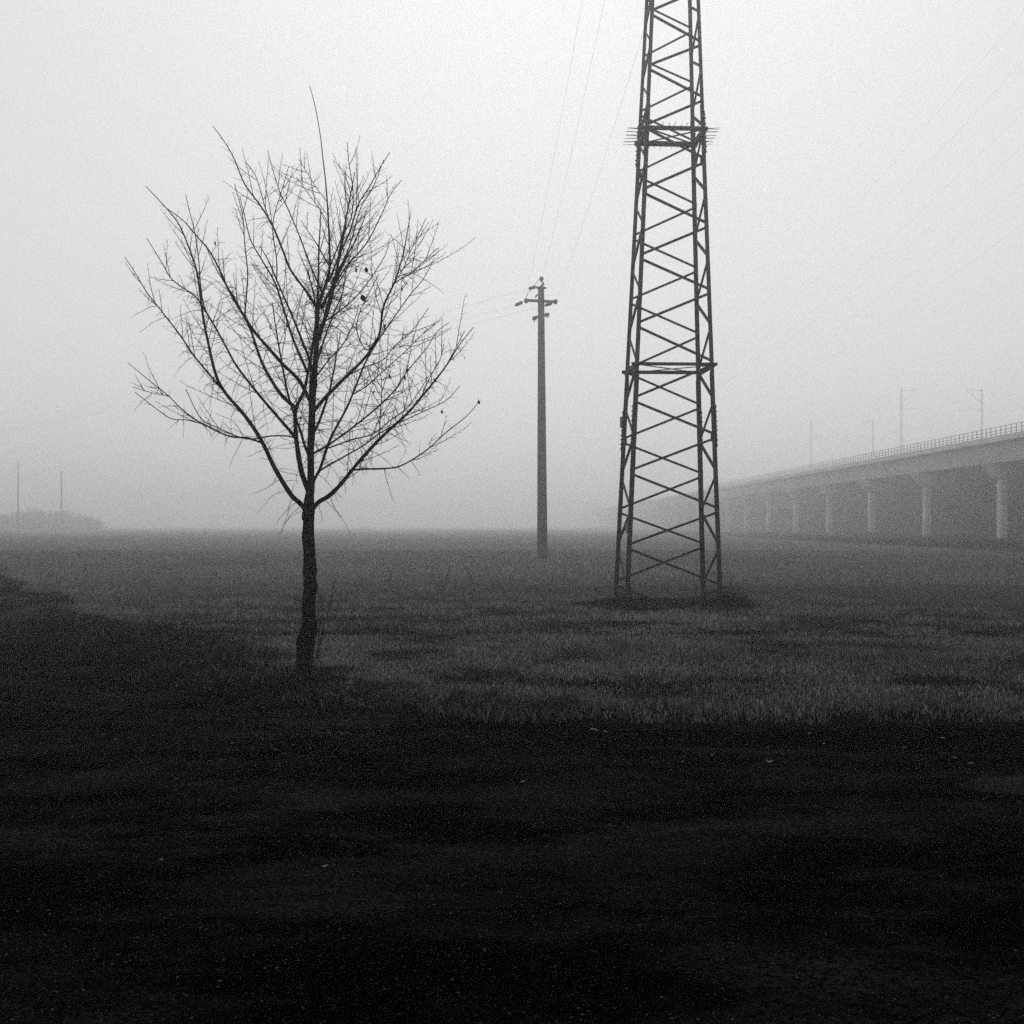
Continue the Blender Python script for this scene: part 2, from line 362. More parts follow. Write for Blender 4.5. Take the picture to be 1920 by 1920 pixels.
# weed stalks by the pylon's foot
M_stalk = mat('dead_stalk', .018)
for i, (px, top, base, dx) in enumerate([(1369, 1068, 1140, 2), (1362, 1088, 1142, -3), (1378, 1095, 1144, 6), (1386, 1090, 1146, 9), (1357, 1100, 1140, -2), (1312, 1062, 1125, 18), (1372, 1080, 1143, 0), (1392, 1108, 1148, 14), (1366, 1098, 1145, 3), (1382, 1102, 1146, 4), (1375, 1106, 1147, -4), (1397, 1112, 1150, 10), (1360, 1108, 1142, -6), (1388, 1116, 1150, -3), (1352, 1112, 1140, 4), (1160, 1112, 1140, -5), (1178, 1108, 1140, 4), (1190, 1116, 1142, 8), (1150, 1118, 1142, -8)]):
    D = PYY-.75; b = at(px-dx, base, D); b.z = float(field_h(b.x, b.y))-.02; t = at(px+dx*.4, top, D)
    mb = MB(); k = 7; pts = [b.lerp(t, j/k)+Vector((.012*math.sin(j*1.7+i), .01*math.cos(j*2+i), 0)) for j in range(k+1)]
    mb.tube(pts, [.0085*(1-.6*j/k) for j in range(k+1)], 4)
    for j in range(3, k+1):
        d = Vector((random.uniform(-1, 1), random.uniform(-1, 1), 1.2)).normalized()*random.uniform(.05, .13); mb.tube([pts[j], pts[j]+d], [.003, .0015], 3)
    sd_ = 'viaduct' if px > 1250 else 'tree'
    tag(mb.build('weed_stalk', M_stalk), f'thin dry weed stalk at the pylon feet on the {sd_} side', 'weed', f'dry stalks on the {sd_} side of the pylon')

# ------------------------------------------------------------------ lattice pylon
M_steel = mat('dark_steel', .018, .45, 3.0, rough=.7, spec=.2, bump=.002, bscale=60)
M_plate = mat('pale_enamel_plate', .30, .15, 30, rough=.5)
M_ink = mat('plate_ink', .03)
py_root = thing('lattice_pylon', 'tall dark steel lattice pylon standing in the field on four legs', 'pylon', (PYX, PYY, 0))
def pw(z): return 1.93-.0795*z
YAW = math.radians(3.0); CYW, SYW = math.cos(YAW), math.sin(YAW)
def pc(z): return Vector((PYX+.009*z, PYY, z))
def corner(sx, sy, z, inset=0.0):
    h = pw(z)/2-inset; hy = pw(z)*.42-inset; return pc(z)+Vector((sx*h*CYW-sy*hy*SYW, sx*h*SYW+sy*hy*CYW, 0))
TOPZ = 17.0
for sx in (-1, 1):
    for sy in (-1, 1):
        mb = MB(); zs = [-.35, 4.6, 9.9, TOPZ]
        for a, b, w in zip(zs[:-1], zs[1:], (.090, .080, .070)):
            mb.angle(corner(sx, sy, a), corner(sx, sy, b), Vector((-sx, 0, 0)), Vector((0, -sy, 0)), w, .010)
        mb.build('leg', M_steel, py_root)
        for zc in (3.55, 9.35):                         # bolted splices
            mb = MB(); p0, p1 = corner(sx, sy, zc-.42, -.009), corner(sx, sy, zc+.42, -.009)
            mb.angle(p0, p1, Vector((-sx, 0, 0)), Vector((0, -sy, 0)), .085, .008)
            for k in range(9):
                p = p0.lerp(p1, (k+.5)/9); o = .025 if k % 2 else .06
                mb.box(p+Vector((-sx*o, sy*.009, 0)), (.024, .022, .024)); mb.box(p+Vector((sx*.009, -sy*o, 0)), (.022, .024, .024))
            mb.build('splice_plate', M_steel, py_root)
def z_of(y):
    k = (HY-y)/F; return (CAMZ+k*23.19)/(1-k*.0334)
NY = [1178, 1101, 1025, 956.5, 885, 817.5, 749, 680, 609, 545, 481.5, 420.6, 358, 299, 237, 183, 125.6, 79, 23]
NZ = [z_of(y) for y in NY]
while NZ[-1] < 16.2: NZ.append(NZ[-1]+.50)
PLAT1, PLAT2 = NZ[7], NZ[14]
for k in range(len(NZ)-1):
    a, b = NZ[k]+.035, NZ[k+1]-.035
    odd = k % 2                                        # odd index nodes sit on front-right / back-left
    wB = .046 if k < 13 else .042
    s0 = 1 if odd else -1
    for sy in (-1, 1):                                 # front and back faces
        sxa = s0 if sy == -1 else -s0
        p0, p1 = corner(sxa, sy, a, .012), corner(-sxa, sy, b, .012)
        mb = MB(); d = (p1-p0).normalized(); n_ = Vector((0, -sy, 0)); u = d.cross(n_).normalized()
        if u.z < 0: u = -u
        p0 += d*.03; p1 -= d*.03
        mb.angle(p0-u*.02, p1-u*.02, u, n_, wB, .006); mb.build('brace', M_steel, py_root)
    for sx in (-1, 1):                                 # side faces zigzag the other way
        front_at_a = (s0 == -1) if sx == 1 else (s0 == 1)
        sya = -1 if front_at_a else 1
        p0, p1 = corner(sx, sya, a, .014), corner(sx, -sya, b, .014)
        mb = MB(); d = (p1-p0).normalized(); n_ = Vector((-sx, 0, 0)); u = d.cross(n_).normalized()
        if u.z < 0: u = -u
        mb.angle(p0-u*.02, p1-u*.02, u, n_, wB, .006); mb.build('brace', M_steel, py_root)
for (sx, sy, z, h) in ((1, -1, NZ[13], .17), (-1, 1, NZ[13], .17), (1, -1, NZ[5], .19), (-1, 1, NZ[5], .19), (-1, -1, NZ[4], .14), (1, 1, NZ[4], .14), (-1, -1, NZ[12], .12), (1, 1, NZ[12], .12)):
    mb = MB(); p = corner(sx, sy, z, .05); mb.box(p+Vector((0, -sy*.035, 0)), (.10, .008, h)); mb.build('gusset_plate', M_steel, py_root)
# first frame: horizontal angles on four sides with crossed bracing
def ring(z, w, over, thick):
    c = {(sx, sy): corner(sx, sy, z, -.012) for sx in (-1, 1) for sy in (-1, 1)}
    for (a, b) in (((-1, -1), (1, -1)), ((-1, 1), (1, 1)), ((-1, -1), (-1, 1)), ((1, -1), (1, 1))):
        d = (c[b]-c[a]).normalized(); mid = (c[a]+c[b])/2-pc(z); n_ = mid.normalized()
        lift = Vector((0, 0, .006 if abs(d.x) > .5 else -.006-w*.2))
        mb = MB(); mb.angle(c[a]-d*over+lift+n_*.004, c[b]+d*over+lift+n_*.004, Vector((0, 0, -1)), -n_, w, thick); mb.build('frame_beam', M_steel, py_root)
        mb = MB(); mb.angle(c[a]+lift-n_*.07+d*.05, c[b]+lift-n_*.07-d*.05, Vector((0, 0, -1)), n_, w*.8, thick); mb.build('frame_beam', M_steel, py_root)
    for (a, b, dz) in (((-1, -1), (1, 1), -.03), ((1, -1), (-1, 1), -.045)):
        mb = MB(); mb.bar(c[a]+Vector((0, 0, dz)), c[b]+Vector((0, 0, dz)), .05, .012); mb.build('frame_brace', M_steel, py_root)
ring(PLAT1, .065, .06, .008)
ring(PLAT2, .085, .05, .010)
# spiked climbing guard on the second frame
spk = MB(); spk.tube([Vector((0, 0, 0)), Vector((0, 0, .30))], [.0075, .004], 5); spm = None
for side in range(4):
    ax = Vector((1, 0, 0)) if side < 2 else Vector((0, 1, 0)); nrm = [Vector((0, -1, 0)), Vector((0, 1, 0)), Vector((-1, 0, 0)), Vector((1, 0, 0))][side]
    for j in range(11):
        t = (j-5)/5.5*(pw(PLAT2)*(.5 if side < 2 else .42)+.04)
        p = pc(PLAT2)+nrm*(pw(PLAT2)*(.42 if side < 2 else .5)+.02)+ax*t+Vector((0, 0, -.012 if j % 2 else -.04))
        d = (nrm+ax*(t*.12)+Vector((0, 0, .05*random.uniform(-1, 1)))).normalized()
        if spm is None:
            o = spk.build('spike', M_steel, py_root); spm = o.data
        else:
            o = bpy.data.objects.new('spike', spm); C.objects.link(o); o.parent = py_root
        o.location = p-py_root.location; o.rotation_euler = d.to_track_quat('Z', 'Y').to_euler()
# notice plates on two legs
for (sx, sy, py_, h, lines) in ((-1, 1, 781, .23, 0), (-1, -1, 991, .19, 5)):
    z = z_of(py_); p = corner(sx, sy, z)+Vector((-.03, -.02, 0)); mb = MB(); mb.box(p, (.055, .006, h)); o = mb.build('notice_plate', M_plate, py_root)
    for k in range(lines):
        mb = MB(); mb.box(p+Vector((0, -.005, h*(.36-.17*k))), (.040, .003, .012)); mb.build('print_line', M_ink, o)
# the head of the pylon, with the arm that carries the three wires
ARMZ = CAMZ+15.0
M_glass = mat('insulator_glass', .06, rough=.3, spec=.5)
mb = MB(); mb.bar(Vector((1.95, PYY, ARMZ+.35)), Vector((4.40, PYY, ARMZ+.35)), .09, .12); mb.build('crossarm', M_steel, py_root)
PYW = [(2.18, ARMZ), (2.80, ARMZ+.15), (4.14, ARMZ)]
for x, z in PYW:
    mb = MB(); mb.tube([Vector((x, PYY, ARMZ+.35)), Vector((x, PYY+.35, z))], .02, 6)
    for k in range(4): q = Vector((x, PYY, ARMZ+.3)).lerp(Vector((x, PYY+.35, z)), .25+.2*k); mb.tube([q+Vector((0, -.01, .01)), q+Vector((0, .03, -.01))], [.06, .07], 8)
    mb.build('insulator', M_glass, py_root)

# ------------------------------------------------------------------ concrete pole with its fittings
M_conc = mat('pole_concrete', .065, .25, 1.5, bump=.004, bscale=30)
M_iron = mat('galvanised_fittings', .06, .2, 8, rough=.6)
PX, PD = POLE
po = thing('concrete_pole', 'tapered concrete power pole with short crossarm and insulators in the misty field', 'utility pole', (PX, PD, 0))
def P(px, py, dD=0): return at(px, py, PD+dD)
top = P(1014.5, 539); base = Vector((PX, PD, -.2))
mb = MB(); n = 24
mb.tube([base.lerp(top, k/n) for k in range(n+1)], [.255+(.145-.255)*k/n for k in range(n+1)], 20); mb.build('shaft', M_conc, po, True)
mb = MB(); mb.tube([top-Vector((0, 0, .06)), top+Vector((0, 0, .02))], [.19, .19], 16); mb.bar(top+Vector((-.24, 0, .0)), top+Vector((.26, 0, -.03)), .10, .07); mb.build('cap_bracket', M_iron, po)
mb = MB(); mb.bar(P(985, 563), P(1042, 566), .11, .12)
for q in (P(986.5, 564), P(1041.5, 566)): mb.tube([q+Vector((0, -.14, 0)), q+Vector((0, .14, 0))], [.10, .10], 12)
mb.build('crossarm', M_iron, po)
mb = MB(); mb.bar(P(1001.5, 596, -.4), P(1026.5, 590, .4), .12, .14)
for q in (P(1002, 597, -.4), P(1026, 590, .4)): mb.tube([q+Vector((-.1, 0, 0)), q+Vector((.1, 0, 0))], [.09, .09], 10); mb.tube([q, q-Vector((0, 0, .18))], .02, 5)
mb.build('lower_bracket', M_iron, po)
mb = MB(); mb.tube([P(1009, 552), P(1006, 554), P(1003.5, 558)], .035, 6); mb.build('hook', M_iron, po)
mb = MB(); c0 = P(1014, 538)
mb.tube([c0, P(1018, 533), P(1018, 529)], [.05, .07, .05], 8)
pin = [(0, .03), (.06, .05), (.10, .10), (.16, .115), (.22, .09), (.27, .04)]
bp_ = P(1016, 529); mb.tube([bp_+Vector((-.02, 0, a)) for a, r in pin], [r for a, r in pin], 10); mb.build('pin_insulator', M_glass, po)
INS = [((1006, 537.5), (991, 541.5)), ((981, 566), (965, 573)), ((1036, 568), (1021, 573))]
ends = []
for (a, b) in INS:
    A_, B_ = P(*a), P(*b, 1.0); ends.append(B_); mb = MB(); mb.tube([A_, B_], .022, 6)
    for k in range(6):
        q = A_.lerp(B_, .22+.11*k); d = (B_-A_).normalized(); mb.tube([q-d*.03, q+d*.01, q+d*.03], [.03, .085, .05], 8)
    mb.build('insulator_string', M_glass, po)
mb = MB(); mb.tube([P(985, 560), P(990, 550), P(1006, 530), P(1012, 523)], .012, 4); mb.build('jumper_wire', M_iron, po)

# ------------------------------------------------------------------ wires
M_wire = mat('wire', .04)
def wire(a, b, sag, r, label, group=None, n=40, cat='power line'):
    mb = MB(); mb.tube([a.lerp(b, k/n)-Vector((0, 0, 4*sag*(k/n)*(1-k/n))) for k in range(n+1)], r, 4)
    return tag(mb.build('power_line', M_wire), label, cat, group)
lab = ['thin wire from the pylon to the tree-side end of the pole crossarm', 'thin wire from the pylon to the top of the concrete pole', 'thin wire from the pylon to the pylon-side end of the pole crossarm']
tgt = [P(986, 561), P(1015, 527), P(1043, 564)]
for (x, z), t, l in zip(PYW, tgt, lab): wire(Vector((x, PYY+.35, z)), t, .40, .0026, l)
lab = ['thin wire running off from the pole top insulator across the field', 'thin wire running off from the crossarm end nearer the bare tree', 'thin wire running off from the crossarm end nearer the pylon']
for e, l, dz in zip(ends, lab, (0, -.9, -.7)): wire(e, Vector((-150+e.x, 228, 13.5+dz)), 2.2, .003, l)
for X in (24, 31):
    for H in (24.1, 21.8, 19.4):
        mb = MB(); ys = np.linspace(25, 330, 60); off = .0004*(56-150)**2
        mb.tube([Vector((X, y, CAMZ+H-off+.0004*(y-150)**2)) for y in ys], .0034, 4)
        tag(mb.build('power_line', M_wire), 'high voltage conductor crossing the sky above the viaduct side of the field', 'power line', 'parallel high voltage conductors')

# ------------------------------------------------------------------ the bare tree
TD = 12.5
M_bark = mat('dark_bark', .006, .5, 18, rough=1.0, spec=.0, bump=.01, bscale=50)
M_leaf = mat('dry_leaf', .012, rough=.9)
def zc(zx, zy): return (200+zx*.375, 150+zy*.375)
def cr(P_, n):
    """Catmull-Rom through rows of an array"""
    P_ = np.asarray(P_, float); Q = np.vstack([2*P_[0]-P_[1], P_, 2*P_[-1]-P_[-2]]); out = []
    for i in range(1, len(Q)-2):
        for t in np.linspace(0, 1, n, endpoint=False):
            a, b, c, d = Q[i-1], Q[i], Q[i+1], Q[i+2]
            out.append(.5*((2*b)+(-a+c)*t+(2*a-5*b+4*c-d)*t*t+(-a+3*b-3*c+d)*t**3))
    out.append(P_[-1]); return np.array(out)
TBX = (571-HX)*TD/F
tree = thing('bare_tree', 'young leafless tree with a slim dark trunk and upswept spreading branches', 'tree', (TBX, TD, 0))
# trunk outline: (centre x, y, half width) in photograph pixels; the leader goes on to the tip
TR = [(570,1290,19),(571,1271,16),(572,1235,16),(574,1200,17.2),(579,1180,15.5),(579.5,1160,13),(579,1140,12),(580,1115,12.5),(582,1100,13),(581,1085,12),(581.5,1067,12.2),(580,1045,11.3),(579,1025,11.3),(578,1008,11.6),
      (578.4,990,10.6),(578.4,970,10.8),(578.5,952,11.2),(580,935,9.2),(582,915,7.2),(582.5,880,6.5),(582.5,840,6.7)]
TR += [(*zc(x, y), w*.375/2) for x, y, w in [(1024,1780,36),(1026,1650,35),(1034,1520,31),(1046,1380,26),(1052,1250,22),(1056,1150,20),(1075,1075,19),(1100,1010,15),(1115,930,13),(1113,800,10),(1106,660,8),(1096,520,6.5),(1082,400,5.5),(1070,290,4.6),(1050,170,4.2),(1032,90,3.8),(1015,30,3.2)]]
TRs = cr(TR, 5)
mb = MB(); nt_ = 14; vs = []; fs = []
for i, (px, py, hw) in enumerate(TRs):
    c = at(px, py, TD); r = hw*TD/F
    for j in range(nt_):
        a = 2*math.pi*j/nt_
        lump = 1+(.05*math.sin(a*3+i*.35)+.09*(random.random()-.5)+.03*math.sin(i*.5+a*2))*(1 if r > .03 else .3)
        vs.append(c+Vector((math.cos(a), math.sin(a), 0))*r*lump)
for i in range(len(TRs)-1):
    for j in range(nt_): fs.append((i*nt_+j, i*nt_+(j+1) % nt_, (i+1)*nt_+(j+1) % nt_, (i+1)*nt_+j))
mb.add(vs, fs)
for (px, py, r) in ((564, 1204, 5), (590, 1182, 4.5), (591, 1068, 4), (591.5, 1104, 4), (569, 967, 3.5), (569, 1008, 3), (570, 1070, 3)):      # burrs and pruning scars
    q = at(px, py, TD-.02); mb.tube([q+Vector((0, 0, -.05)), q+Vector((0, 0, -.02)), q+Vector((0, 0, .02)), q+Vector((0, 0, .045))], [.012, r*TD/F, r*TD/F*.9, .01], 8)
mb.build('trunk', M_bark, tree, True)

# main limbs traced in the 2.667x view: points, start half-width (photo px), depth at start and tip (m)
t5 = lambda x, y: ((440+x*.15625-200)/.375, (640+y*.15625-150)/.375)
LIMBS = [
 ([(1000,2150),(960,2110),(918,2069),(840,1940),(780,1815),(700,1690),(590,1560),(545,1470),(510,1325),(480,1170),(455,980),(430,890),(380,760),(340,690),(270,610),(195,530)], 6.0, 0, -.5),
 ([(590,1560),(520,1480),(430,1370),(370,1280),(270,1150),(200,1060),(140,960),(90,885)], 2.6, -.22, -.9),
 ([(780,1815),(700,1790),(610,1780),(480,1720),(380,1650),(310,1580),(210,1500),(105,1413)], 2.4, -.1, .9),
 ([(480,1720),(400,1700),(330,1695),(270,1660),(140,1560)], 1.3, .4, .2),
 ([(310,1580),(230,1565),(130,1535)], .9, .6, .9),
 ([(945,1790),(900,1780),(820,1780),(700,1795),(560,1740),(470,1690),(395,1545)], 1.9, -.15, -1.0),
 ([(1010,2060),(975,1960),(955,1850),(945,1760),(945,1650),(985,1560),(1005,1470),(1030,1330),(1045,1200),(1040,1100),(1010,980),(960,860)], 6.6, 0, .5),
 ([(940,1780),(860,1690),(750,1560),(650,1430),(600,1340),(545,1240),(490,1150),(440,1080),(330,1000),(280,920),(200,790)], 3.8, -.08, .7),
 ([(545,1240),(490,1140),(470,1030),(460,900),(440,760),(410,640),(395,570)], 1.9, .2, .9),
 ([(945,1640),(870,1570),(800,1460),(760,1370),(720,1250),(690,1190),(640,1090),(600,1030),(540,930),(500,840)], 4.9, .15, 1.0),
 ([(1015,1600),(960,1500),(880,1420),(800,1330),(740,1260),(680,1170),(610,1050),(560,940),(510,850),(450,780),(380,700),(290,635)], 5.0, 0, -1.1),
 ([(690,1180),(700,1060),(705,960),(690,820),(680,680),(640,520)], 1.7, -.55, -1.0),
 ([(1003,1460),(930,1290),(880,1130),(840,1010),(770,890),(720,800),(690,680),(665,580)], 3.4, 0, .8),
 ([(1055,1150),(1000,1060),(920,950),(880,850),(830,730),(770,630),(690,520),(640,400),(590,310),(530,230)], 3.2, 0, -.7),
 ([(850,1010),(850,900),(830,750),(845,650),(880,540),(910,430)], 1.6, .35, .1),
 ([(820,720),(790,630),(765,540),(740,470),(695,410)], 1.1, -.35, -.3),
 ([(1080,1070),(1020,930),(960,770),(900,630),(870,570),(840,480),(805,355)], 2.2, 0, .9),
 ([(1112,930),(1050,820),(1010,760),(970,700)], 1.8, 0, .5),
 ([(1100,700),(1060,640),(1010,570),(950,485)], .9, 0, -.4),
 ([(1098,605),(1050,540),(1000,460),(960,395)], .9, 0, .4),
 ([(1118,930),(1170,800),(1222,690),(1232,560),(1212,420),(1203,312)], 2.0, 0, .3),
 ([(1110,1010),(1165,870),(1215,760),(1260,620),(1310,540),(1360,450),(1415,362)], 2.6, 0, -.6),
 ([(1120,1020),(1190,890),(1230,780),(1270,640),(1330,540),(1385,400)], 2.2, .05, .8),
 ([(1065,1140),(1130,1040),(1200,930),(1300,815),(1380,660),(1420,570),(1475,500)], 2.6, 0, .5),
 ([(1030,1665),(1050,1638),(1100,1580),(1200,1480),(1290,1390),(1360,1280),(1385,1130),(1440,1010),(1480,880),(1500,780),(1520,665)], 4.6, 0, -.7),
 ([(1440,1010),(1500,980),(1560,930),(1655,840)], 1.1, -.45, -.9),
 ([(1440,1010),(1480,950),(1530,830),(1560,770),(1597,690)], 1.0, -.45, -.2),
 ([(1022,2030),(1045,1985),(1064,1950),(1082,1900),(1101,1840),(1130,1770),(1200,1640),(1250,1520),(1290,1420),(1340,1330),(1400,1240),(1520,1070),(1580,1000),(1640,890)], 3.8, 0, .6),
 ([(1235,1570),(1300,1530),(1400,1440),(1500,1350),(1600,1250),(1650,1215)], 1.5, .25, .9),
 ([(1360,1280),(1300,1350),(1250,1250),(1270,1150),(1310,1070),(1360,970)], 1.5, -.4, .2),
 ([(1025,2150),(1060,2110),(1110,2080),(1172,2019),(1260,1910),(1370,1790),(1500,1670),(1570,1590),(1690,1440),(1760,1330),(1835,1235)], 5.6, 0, -.9),
 ([(1225,1950),(1300,1945),(1400,1942),(1480,1925),(1600,1850),(1700,1760),(1800,1680),(1865,1605)], 2.4, -.3, .3),
 ([(1062,1955),(1130,1915),(1280,1830),(1360,1770),(1450,1720),(1600,1650),(1700,1600),(1765,1530)], 2.2, 0, 1.0),
 ([(1024,1874),(1050,1858),(1100,1830),(1200,1760),(1350,1640),(1450,1540),(1500,1460),(1600,1340),(1650,1260),(1710,1215)], 2.8, 0, .7),
 ([(1110,1840),(1220,1800),(1330,1770),(1420,1700),(1500,1640),(1560,1560),(1610,1480)], 1.8, .1, -.8),
 ([(1365,1790),(1368,1680),(1375,1570),(1370,1480),(1330,1400)], 1.2, -.35, -.1),
 ([(1570,1590),(1620,1480),(1670,1390),(1685,1320)], 1.1, -.55, -.8),
 ([(1690,1440),(1740,1350),(1790,1255)], .9, -.7, -.6),
 ([(1200,1480),(1280,1440),(1380,1400),(1440,1330),(1530,1250),(1610,1140)], 1.4, -.15, -1.0),
 ([(1060,1230),(1130,1180),(1220,1110),(1300,1020),(1390,880),(1415,790)], 2.0, 0, .9),
 ([(1055,1400),(1090,1290),(1130,1180),(1180,1060),(1200,940),(1230,840)], 2.2, 0, -.9),
 ([(1050,1480),(1110,1400),(1190,1310),(1240,1200),(1260,1120)], 1.8, 0, 1.1),
]
R0 = TD/F
def limb3(pts, d0, d1):
    A_ = cr(pts, 5); n = len(A_); out = []
    L_ = np.concatenate([[0], np.cumsum(np.hypot(*np.diff(A_, axis=0).T))]); L_ /= L_[-1]
    for (zx, zy), t in zip(A_, L_):
        px, py = zc(zx, zy); out.append(at(px, py, TD+d0+(d1-d0)*t))
    return out, L_
UP = Vector((0, 0, 1))
def perp(d, ang, spread=1.0):
    r = Vector((random.gauss(0, 1), random.gauss(0, 1)*spread, random.gauss(0, 1))); r = (r-d*r.dot(d)).normalized()
    return (d*math.cos(ang)+r*math.sin(ang)).normalized()
def shoot(mb, p, d, L, r, upb=.35, seg=5, droop=0.0, wob=.06):
    pts = [p]; dirs = []
    for k in range(seg):
        d = (d+UP*(upb-droop)*(.9/seg)+Vector((random.gauss(0, 1), random.gauss(0, 1), random.gauss(0, 1)))*wob).normalized()
        p = p+d*(L/seg); pts.append(p); dirs.append(d)
    mb.tube(pts, [r*(1-.65*k/seg) for k in range(seg+1)], 4 if r > .003 else 3, cap=False)
    return pts, dirs
def twiglets(mb, pts, dirs, gap, lmax, r=.0029, start=0.15, droop=0):
    L_ = sum((b-a).length for a, b in zip(pts, pts[1:])); n = max(0, int(L_/gap)); side = 1
    for k in range(n):
        t = start+(1-start)*(k+random.random()*.8)/max(n, 1)
        f = min(t, .98)*len(dirs); i = min(int(f), len(dirs)-1); q = pts[i].lerp(pts[i+1], f-i)
        dd = perp(dirs[i], math.radians(random.uniform(35, 62)))
        shoot(mb, q, dd, lmax*(1.05-t*.75)*random.uniform(.35, 1.0), r, .3-droop, 2, 0, .08)
def dress(mb, pts, ts, rad, dens=1.0, stop=.95):
    """side shoots, twigs and short spurs along a limb"""
    n = len(pts); seglen = [(b-a).length for a, b in zip(pts, pts[1:])]; tot = sum(seglen); pos = 0.08; acc = 0; i = 0; side = 1
    while pos < tot*stop:
        while i < n-2 and acc+seglen[i] < pos: acc += seglen[i]; i += 1
        q = pts[i].lerp(pts[i+1], min(1, (pos-acc)/max(seglen[i], 1e-6))); d = (pts[i+1]-pts[i]).normalized(); t = pos/tot
        if t > .18 or tot < 1.2:
            side = -side
            w = d.cross(Vector((random.uniform(-.7, .7), 1, random.uniform(-.2, .2)))).normalized()*side
            if random.random() < .34 and t < .86:                 # long whippy shoot
                an = math.radians(random.uniform(20, 38)); dd = d*math.cos(an)+w*math.sin(an)
                if dd.z < .1: dd.z = .25
                L_ = random.uniform(.35, .95)*(1.08-.75*t); P_, D_ = shoot(mb, q, dd.normalized(), L_, .0040, .35, 6, 0, .035)
                twiglets(mb, P_, D_, .055, .13, .0024)
            else:                                                  # short side twig
                an = math.radians(random.uniform(38, 58)); dd = (d*math.cos(an)+w*math.sin(an)).normalized()
                L_ = random.uniform(.06, .24)*(1.1-.7*t); shoot(mb, q, dd, L_, .0027, .2, 3, 0, .05)
        if (q.z < 4.4 and t < .75 and random.random() < .95) or (t < .5 and random.random() < .3):      # crooked short spurs, many in the shaded inside
            dd = perp(d, math.radians(random.uniform(60, 100)))
            L_ = random.uniform(.08, .44)*(1.25-.8*t); P_, D_ = shoot(mb, q, dd, L_, .0031, -.1, 6, .55, .14)
            twiglets(mb, P_, D_, .03, .05, .0021)
        pos += random.uniform(.035, .085)/dens
for li, (pts, hw, d0, d1) in enumerate(LIMBS):
    p3, ts = limb3(pts, d0, d1); r_tip = .0034; r_st = hw*R0*.80
    rad = [max(r_tip, r_st*(1-t)**1.05*(1+.06*random.gauss(0, 1))+r_tip*t) for t in ts]
    mb = MB(); mb.tube(p3, rad, 8); br = mb.build('branch', M_bark, tree, True)
    mt = MB(); dress(mt, p3, ts, rad, .45 if li in (2, 3, 4, 5, 31) else 1.0, .82 if li in (2, 3, 4, 5, 31) else .93); o = mt.build('twigs', M_bark, br); o.location = (0, 0, 0); o['kind'] = 'stuff'
# limbs that grow towards and away from the viewer fill the crown
for k in range(9):
    py = random.uniform(560, 900); c = at(np.interp(py, [520, 700, 900], [607, 594, 582]), py, TD)
    s = 1 if k % 2 else -1
    d = Vector((random.uniform(-.45, .45), s*random.uniform(.5, .9), random.uniform(.75, 1.1))).normalized()
    mb = MB(); P_, D_ = shoot(mb, c, d, random.uniform(1.1, 1.9), .013, .45, 9, 0, .05)
    mb = MB(); ts = [i/9 for i in range(10)]; rad = [.012*(1-t)**.8+.004 for t in ts]; mb.tube(P_, rad, 8); br = mb.build('branch', M_bark, tree, True)
    mt = MB(); dress(mt, P_, ts, rad, .9); o = mt.build('twigs', M_bark, br); o.location = (0, 0, 0); o['kind'] = 'stuff'
# twigs on the leader
ld = [at(px, py, TD) for px, py, hw in TRs if py < 860]
mt = MB(); dress(mt, ld, None, None, 1.5, .66); o = mt.build('twigs', M_bark, tree); o['kind'] = 'stuff'
# the few leaves still hanging
for (px, py, sz) in ((404, 457, .05), (668, 507, .05), (687, 506, .065), (681, 559, .09), (755, 543, .05), (722, 614, .08), (764, 694, .055), (760, 709, .06), (731, 706, .05), (816, 713, .05), (829, 772, .05), (898, 754, .05), (507, 613, .07), (701, 736, .04), (528, 376, .05)):
    c = at(px, py, TD-.2+random.uniform(-.3, .3)); mb = MB(); k = 7; a0 = random.uniform(0, 3)
    rim = [Vector((math.cos(2*math.pi*j/k)*sz*.32, .012*math.sin(j*2.1), math.sin(2*math.pi*j/k)*sz*.5*(1.0 if j % 2 else .75))) for j in range(k)]
    R_ = Matrix.Rotation(a0, 3, 'Z') @ Matrix.Rotation(random.uniform(-.7, .7), 3, 'Y')
    vs = [c+R_ @ Vector((0, .018, 0))]+[c+R_ @ q for q in rim]
    mb.add(vs, [(0, 1+j, 1+(j+1) % k) for j in range(k)]); mb.tube([c+R_ @ Vector((0, 0, sz*.3)), c+R_ @ Vector((.01, 0, sz*.9))], .0022, 3)
    mb.build('dead_leaf', M_leaf, tree)
# suckers at the foot
for pts, r in (([(594,1235),(606,1180),(618,1135),(627,1092)], .006), ([(592,1240),(598,1190),(604,1140),(600,1110)], .004), ([(590,1200),(597,1150),(606,1125)], .003), ([(570,1128),(555,1125),(540,1115)], .003), ([(596,1245),(603,1205),(606,1165)], .003), ([(559,1235),(561,1195),(563,1160)], .003)):
    A_ = cr(pts, 4); p3 = [at(x, y, TD-.05) for x, y in A_]; mb = MB(); n = len(p3); mb.tube(p3, [r*(1-.6*i/n) for i in range(n)], 4)
    dirs = [(b-a).normalized() for a, b in zip(p3, p3[1:])]; twiglets(mb, p3, dirs, .06, .09); mb.build('sucker', M_bark, tree)

